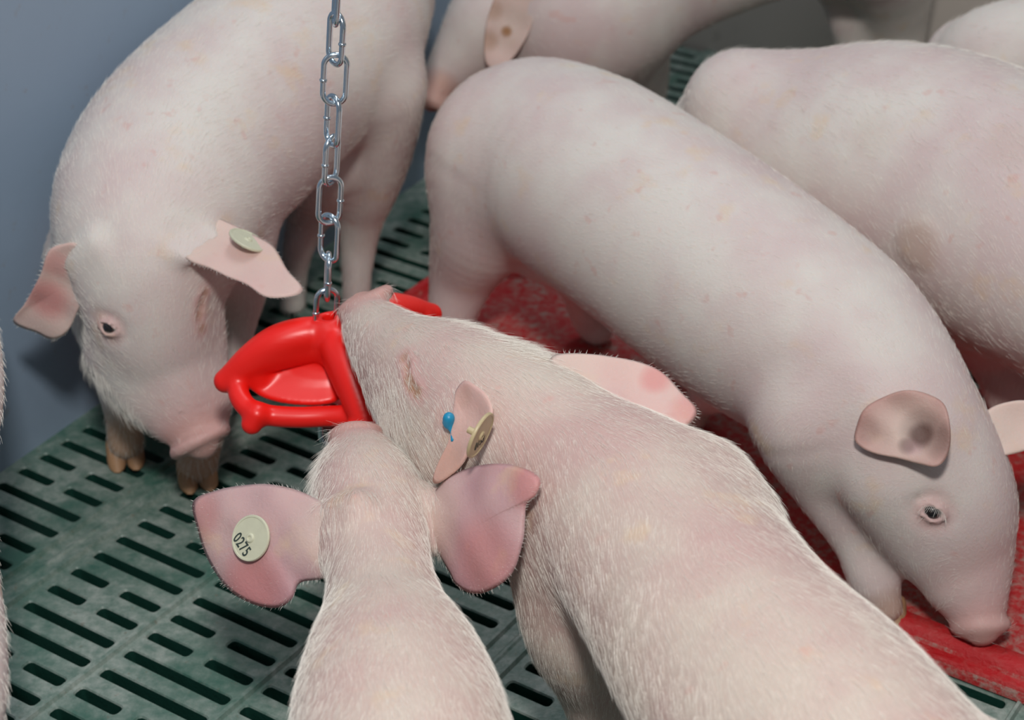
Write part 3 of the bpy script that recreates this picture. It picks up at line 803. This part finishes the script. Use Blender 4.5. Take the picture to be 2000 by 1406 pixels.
# --- piglet at the front right, biting the toy
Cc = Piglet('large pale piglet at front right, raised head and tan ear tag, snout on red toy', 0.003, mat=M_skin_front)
Cc.chain([(713, 618, .258, 49), (738, 652, .26, 66), (790, 705, .262, 94), (862, 752, .264, 128), (940, 802, .266, 150), (1030, 856, .265, 160), (1130, 925, .26, 168), (1230, 1005, .255, 200), (1335, 1135, .25, 224), (1445, 1290, .25, 248), (1590, 1450, .25, 275), (1740, 1620, .25, 270), (1840, 1750, .25, 230)], .02)
Cc.chain([(792, 778, .240, 60), (838, 848, .236, 76), (880, 900, .236, 80)], .02)
Cc.chain([(1385, 955, .27, 84), (1432, 1015, .265, 80)], .03)
Cc.chain([(1120, 1090, .21, 130), (1140, 1220, .165, 118), (1165, 1330, .105, 82), (1175, 1440, .055, 52), (1180, 1530, .02, 48)], .03, flow=.9)
p0 = at(1300, 1050, .24)
Cc.chainw([(p0[0] + .05, p0[1] + .01, .2, .05), (p0[0] + .055, p0[1], .1, .025), (p0[0] + .05, p0[1] + .01, .02, .017)], flow=.9)
p1 = at(1740, 1620, .25)
for q in (-.05, .05): Cc.chainw([(p1[0] + q, p1[1] + q * .6, .22, .062), (p1[0] + q, p1[1] + q * .6 + .01, .12, .032), (p1[0] + q, p1[1] + q * .6 - .01, .07, .02), (p1[0] + q, p1[1] + q * .6, .018, .018)], flow=.9)
Cc.solve()
ax = nrm(at(706, 606, .262) - at(790, 705, .262))
Cc.snout(at(714, 589, .266), UP * .90 - RT * .42 - FW * .10, .0238, oval=1.0, side=FW)
Cc.wrinkles(at(735, 640, .28), ax, .030, .0065, .0010)
Cc.crease([(790, 698), (796, 716), (797, 735)], .0024, .45); Cc.crease([(800, 742), (806, 756), (816, 766)], .0026, .8)
ax2 = nrm(at(1000, 850, .27) - at(940, 850, .27)); Cc.wrinkles(at(985, 850, .31), nrm(RT + UP * .25), .035, .0075, .0013)
Cc.ear([(1075, 700), (1110, 690), (1180, 696), (1240, 705), (1292, 728), (1332, 766), (1362, 802), (1342, 832), (1300, 838), (1240, 818), (1180, 785), (1120, 765), (1075, 740)], (1095, 730), (.1, .6, .8), M_ear_pale, cup=.004, root_in=.012, pinks=(((1280, 740), .012, .7), ((1345, 800), .014, .55)))
Cc.ear([(888, 790), (890, 762), (907, 743), (930, 752), (952, 772), (964, 805), (946, 838), (922, 872), (897, 912), (862, 942), (846, 938), (862, 895), (880, 850)], (915, 830), 'body', M_ear_pale, cup=.004, root_in=-.006, lean=(-.45, .1), stains=(((875, 910), .018, .30), ((905, 775), .010, .18)), pinks=(((900, 850), .05, .35),), centre=(912, 825), hairs=500, depth=None)
Cc.tag(938, 850, .0164, M_tagbrass, '0133', n=(.84, -.42, .25), off=.016, label='tan round tag seen nearly edge-on')
p_, n_, _ = Cc.hit(880, 828)
Bl = Field(p_ - .02, p_ + .02, .0015); onp = Cc.earinfo[0]; q_ = onp(881, 826) + Cc.earinfo[1] * .002
Bl = Field(q_ - .03, q_ + .03, .0015)
Bl.chain([(*q_, .0045), (*(q_ + nrm(CAM - q_) * .003 + UP * .003), .0042)], .003); Bl.chain([(*(onp(883, 838)), .002), (*(onp(884, 860)), .0015)], .003)
Vb, Qb = Bl.mesh(); ob = big_mesh('ear_tag_pin', Vb, Qb, M_blue, Cc.root); ob['label'] = 'blue plastic pin of the tag'
Cc.longh += [(at(1060, 690, .3), .045, 1.6), (at(930, 620, .3), .03, 1.4), (at(750, 850, .25), .05, 1.4)]

# --- piglet at the front centre, seen from behind
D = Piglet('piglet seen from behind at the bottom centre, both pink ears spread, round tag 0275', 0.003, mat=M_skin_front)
D.chain([(701, 878, .228, 56), (708, 925, .226, 86), (718, 975, .228, 108), (729, 1045, .23, 106), (742, 1130, .228, 104), (754, 1220, .225, 128), (768, 1320, .222, 178), (780, 1420, .22, 212), (798, 1540, .22, 222), (810, 1690, .22, 212), (815, 1790, .22, 190)], .02)
p1 = at(760, 1250, .21); p2 = at(810, 1690, .22)
for q, (b, y0) in ((-.030, (p1, .0)), (.030, (p1, .02)), (-.045, (p2, 0.0)), (.045, (p2, 0.02))):
    D.chainw([(b[0] + q * .7, b[1] + y0, .17, .036), (b[0] + q, b[1] + y0 - .012, .10, .026), (b[0] + q, b[1] + y0, .05, .018), (b[0] + q, b[1] + y0, .018, .018)], flow=.9)
D.solve()
ax = nrm(at(700, 870, .225) - at(718, 975, .228))
D.snout(at(702, 858, .230), UP * .85 + FW * .45, .0232, oval=1.0, side=FW)
D.wrinkles(at(703, 895, .245), ax, .028, .006, .0008)
D.ear([(668, 995), (640, 985), (600, 965), (555, 950), (500, 945), (430, 956), (378, 978), (388, 1040), (410, 1100), (440, 1145), (490, 1178), (540, 1187), (572, 1170), (588, 1138), (635, 1128), (665, 1090)], (655, 1040), (-.62, .15, .85), M_ear, cup=-.006, root_in=.010, centre=(530, 1055), pinks=(((500, 1150), .03, .7), ((400, 1010), .02, .5)), hairs=1600, base=.032)
D.tag(490, 1051, .0158, M_tag, '0275', off=.0105, rot=-.45, size=.0112, tx=(-.0010, -.0080), label='pale yellow round tag numbered 0275')
D.ear([(815, 985), (845, 962), (880, 930), (920, 912), (980, 905), (1030, 916), (1056, 936), (1050, 965), (1030, 985), (1026, 1015), (1022, 1060), (1005, 1110), (975, 1145), (930, 1160), (895, 1145), (880, 1118), (855, 1080), (825, 1035)], (845, 1020), (-1.0, .1, .8), M_ear, cup=-.005, root_in=.004, base=.03, centre=(940, 1030), pinks=(((960, 1090), .03, .5), ((1040, 940), .02, .6)), hairs=1600)
D.longh += [(at(620, 930, .22), .03, 1.6), (at(800, 930, .22), .03, 1.4)]
D.finish(115000, .0118, .000065, .10, .14)
Cc.finish(140000, .0118, .000065, .10, .13, avoid=D)

# --- piglet behind, along the top
E = Piglet('blurred piglet behind the middle one, along the top edge with a brown-rimmed ear', 0.0045)
E.chain([(846, 192, .175, 28), (868, 150, .19, 42), (915, 95, .215, 66), (975, 40, .24, 100), (1050, 10, .245, 140), (1140, 15, .25, 168), (1280, -62, .275, 150), (1420, -130, .295, 155), (1560, -165, .30, 150), (1680, -150, .29, 130)], .02)
E.chain([(1170, 70, .20, 130), (1225, 150, .12, 82), (1245, 230, .06, 45), (1250, 290, .02, 36)], .03, flow=.9)
E.chain([(1030, 60, .2, 110), (1010, 180, .1, 60), (1000, 290, .02, 40)], .03, flow=.9)
E.chain([(1600, -120, .25, 90), (1640, -30, .18, 50), (1662, 50, .13, 40), (1685, 140, .07, 34), (1700, 200, .015, 32)], .03, flow=.9)
E.chain([(1720, -110, .26, 110), (1745, -20, .19, 76), (1752, 60, .13, 56), (1760, 170, .06, 40), (1770, 230, .015, 36)], .03, flow=.9)
E.solve()
E.snout(at(843, 196, .172), nrm(at(843, 200, .165) - at(868, 150, .19)), .019)
E.stain.append((at(855, 185, .18), .03, .35)); E.stain.append((at(1670, 80, .05), .06, .35))
E.ear([(950, 128), (945, 80), (955, 25), (980, -25), (1030, -45), (1050, 5), (1035, 60), (1005, 110), (975, 134)], (1000, 40), 'body', M_ear_pale, cup=.007, root_in=-.010, hairs=0, stains=(((953, 80), .012, .45), ((962, 20), .012, .4), ((988, 62), .0065, 1.0)))  # brown rim; the small full-strength spot paints the ear hole's shade
E.finish(5000, .008, .00012, .25, .3)

# --- piglet behind on the right
Fg = Piglet('broad white piglet standing behind the middle one, back cut off by the right edge', 0.0045, floor=0.0095)
Fg.chain([(1400, 250, .22, 90), (1490, 290, .21, 165), (1610, 310, .22, 212), (1750, 330, .23, 246), (1900, 385, .23, 262), (2050, 470, .23, 255), (2200, 560, .23, 220)], .025)
Fg.chain([(1435, 190, .27, 88), (1500, 205, .265, 78)], .04)
Fg.chain([(1900, 520, .17, 140), (1960, 660, .09, 90), (1985, 760, .05, 62), (1990, 830, .02, 50)], .03, flow=.9)
Fg.chain([(2130, 640, .17, 130), (2150, 760, .09, 80), (2160, 860, .04, 60), (2160, 920, .02, 50)], .03, flow=.9)
Fg.chain([(1560, 400, .16, 100), (1560, 480, .08, 60), (1560, 560, .02, 45)], .03, flow=.9)
Fg.solve()
p_, n_, _ = Fg.hit(1795, 475)
e_ = nrm(np.cross(n_, UP)); Fg.F.ell(p_ - n_ * .001, (.024, .020, .004), [e_, nrm(np.cross(n_, e_)), n_], .006)
Fg.stain.append((p_, .030, .32)); Fg.pink.append((at(1960, 650, .1), .09, .45)); Fg.stain.append((Fg.hit(1980, 280)[0], .03, .12)); Fg.stain.append((Fg.hit(1700, 265)[0], .025, .10))
Fg.finish(20000, .011, .00009, .15, .2)

# --- piglets cropped by the frame
G = Piglet('pale blurred piglet back in the top right corner', 0.005)
G.chain([(1890, 120, .25, 85), (1960, 125, .26, 120), (2060, 120, .26, 135), (2200, 130, .26, 130)], .02)
G.chain([(1960, 200, .15, 60), (1960, 300, .02, 40)], .03); G.chain([(2150, 220, .15, 60), (2150, 320, .02, 40)], .03)
G.solve(); G.finish(2500, .009, .00012)
I = Piglet('sliver of a piglet at the left edge beside the green floor', 0.0045)
I.chain([(-60, 600, .24, 50), (-48, 760, .25, 55), (-90, 960, .25, 72), (-85, 1280, .25, 98), (-110, 1450, .25, 110)], .02)
I.chain([(-110, 850, .16, 50), (-120, 1100, .02, 40)], .03); I.chain([(-120, 1450, .16, 60), (-160, 1750, .02, 40)], .03)
I.solve(); I.finish(5000, .008, .00010)
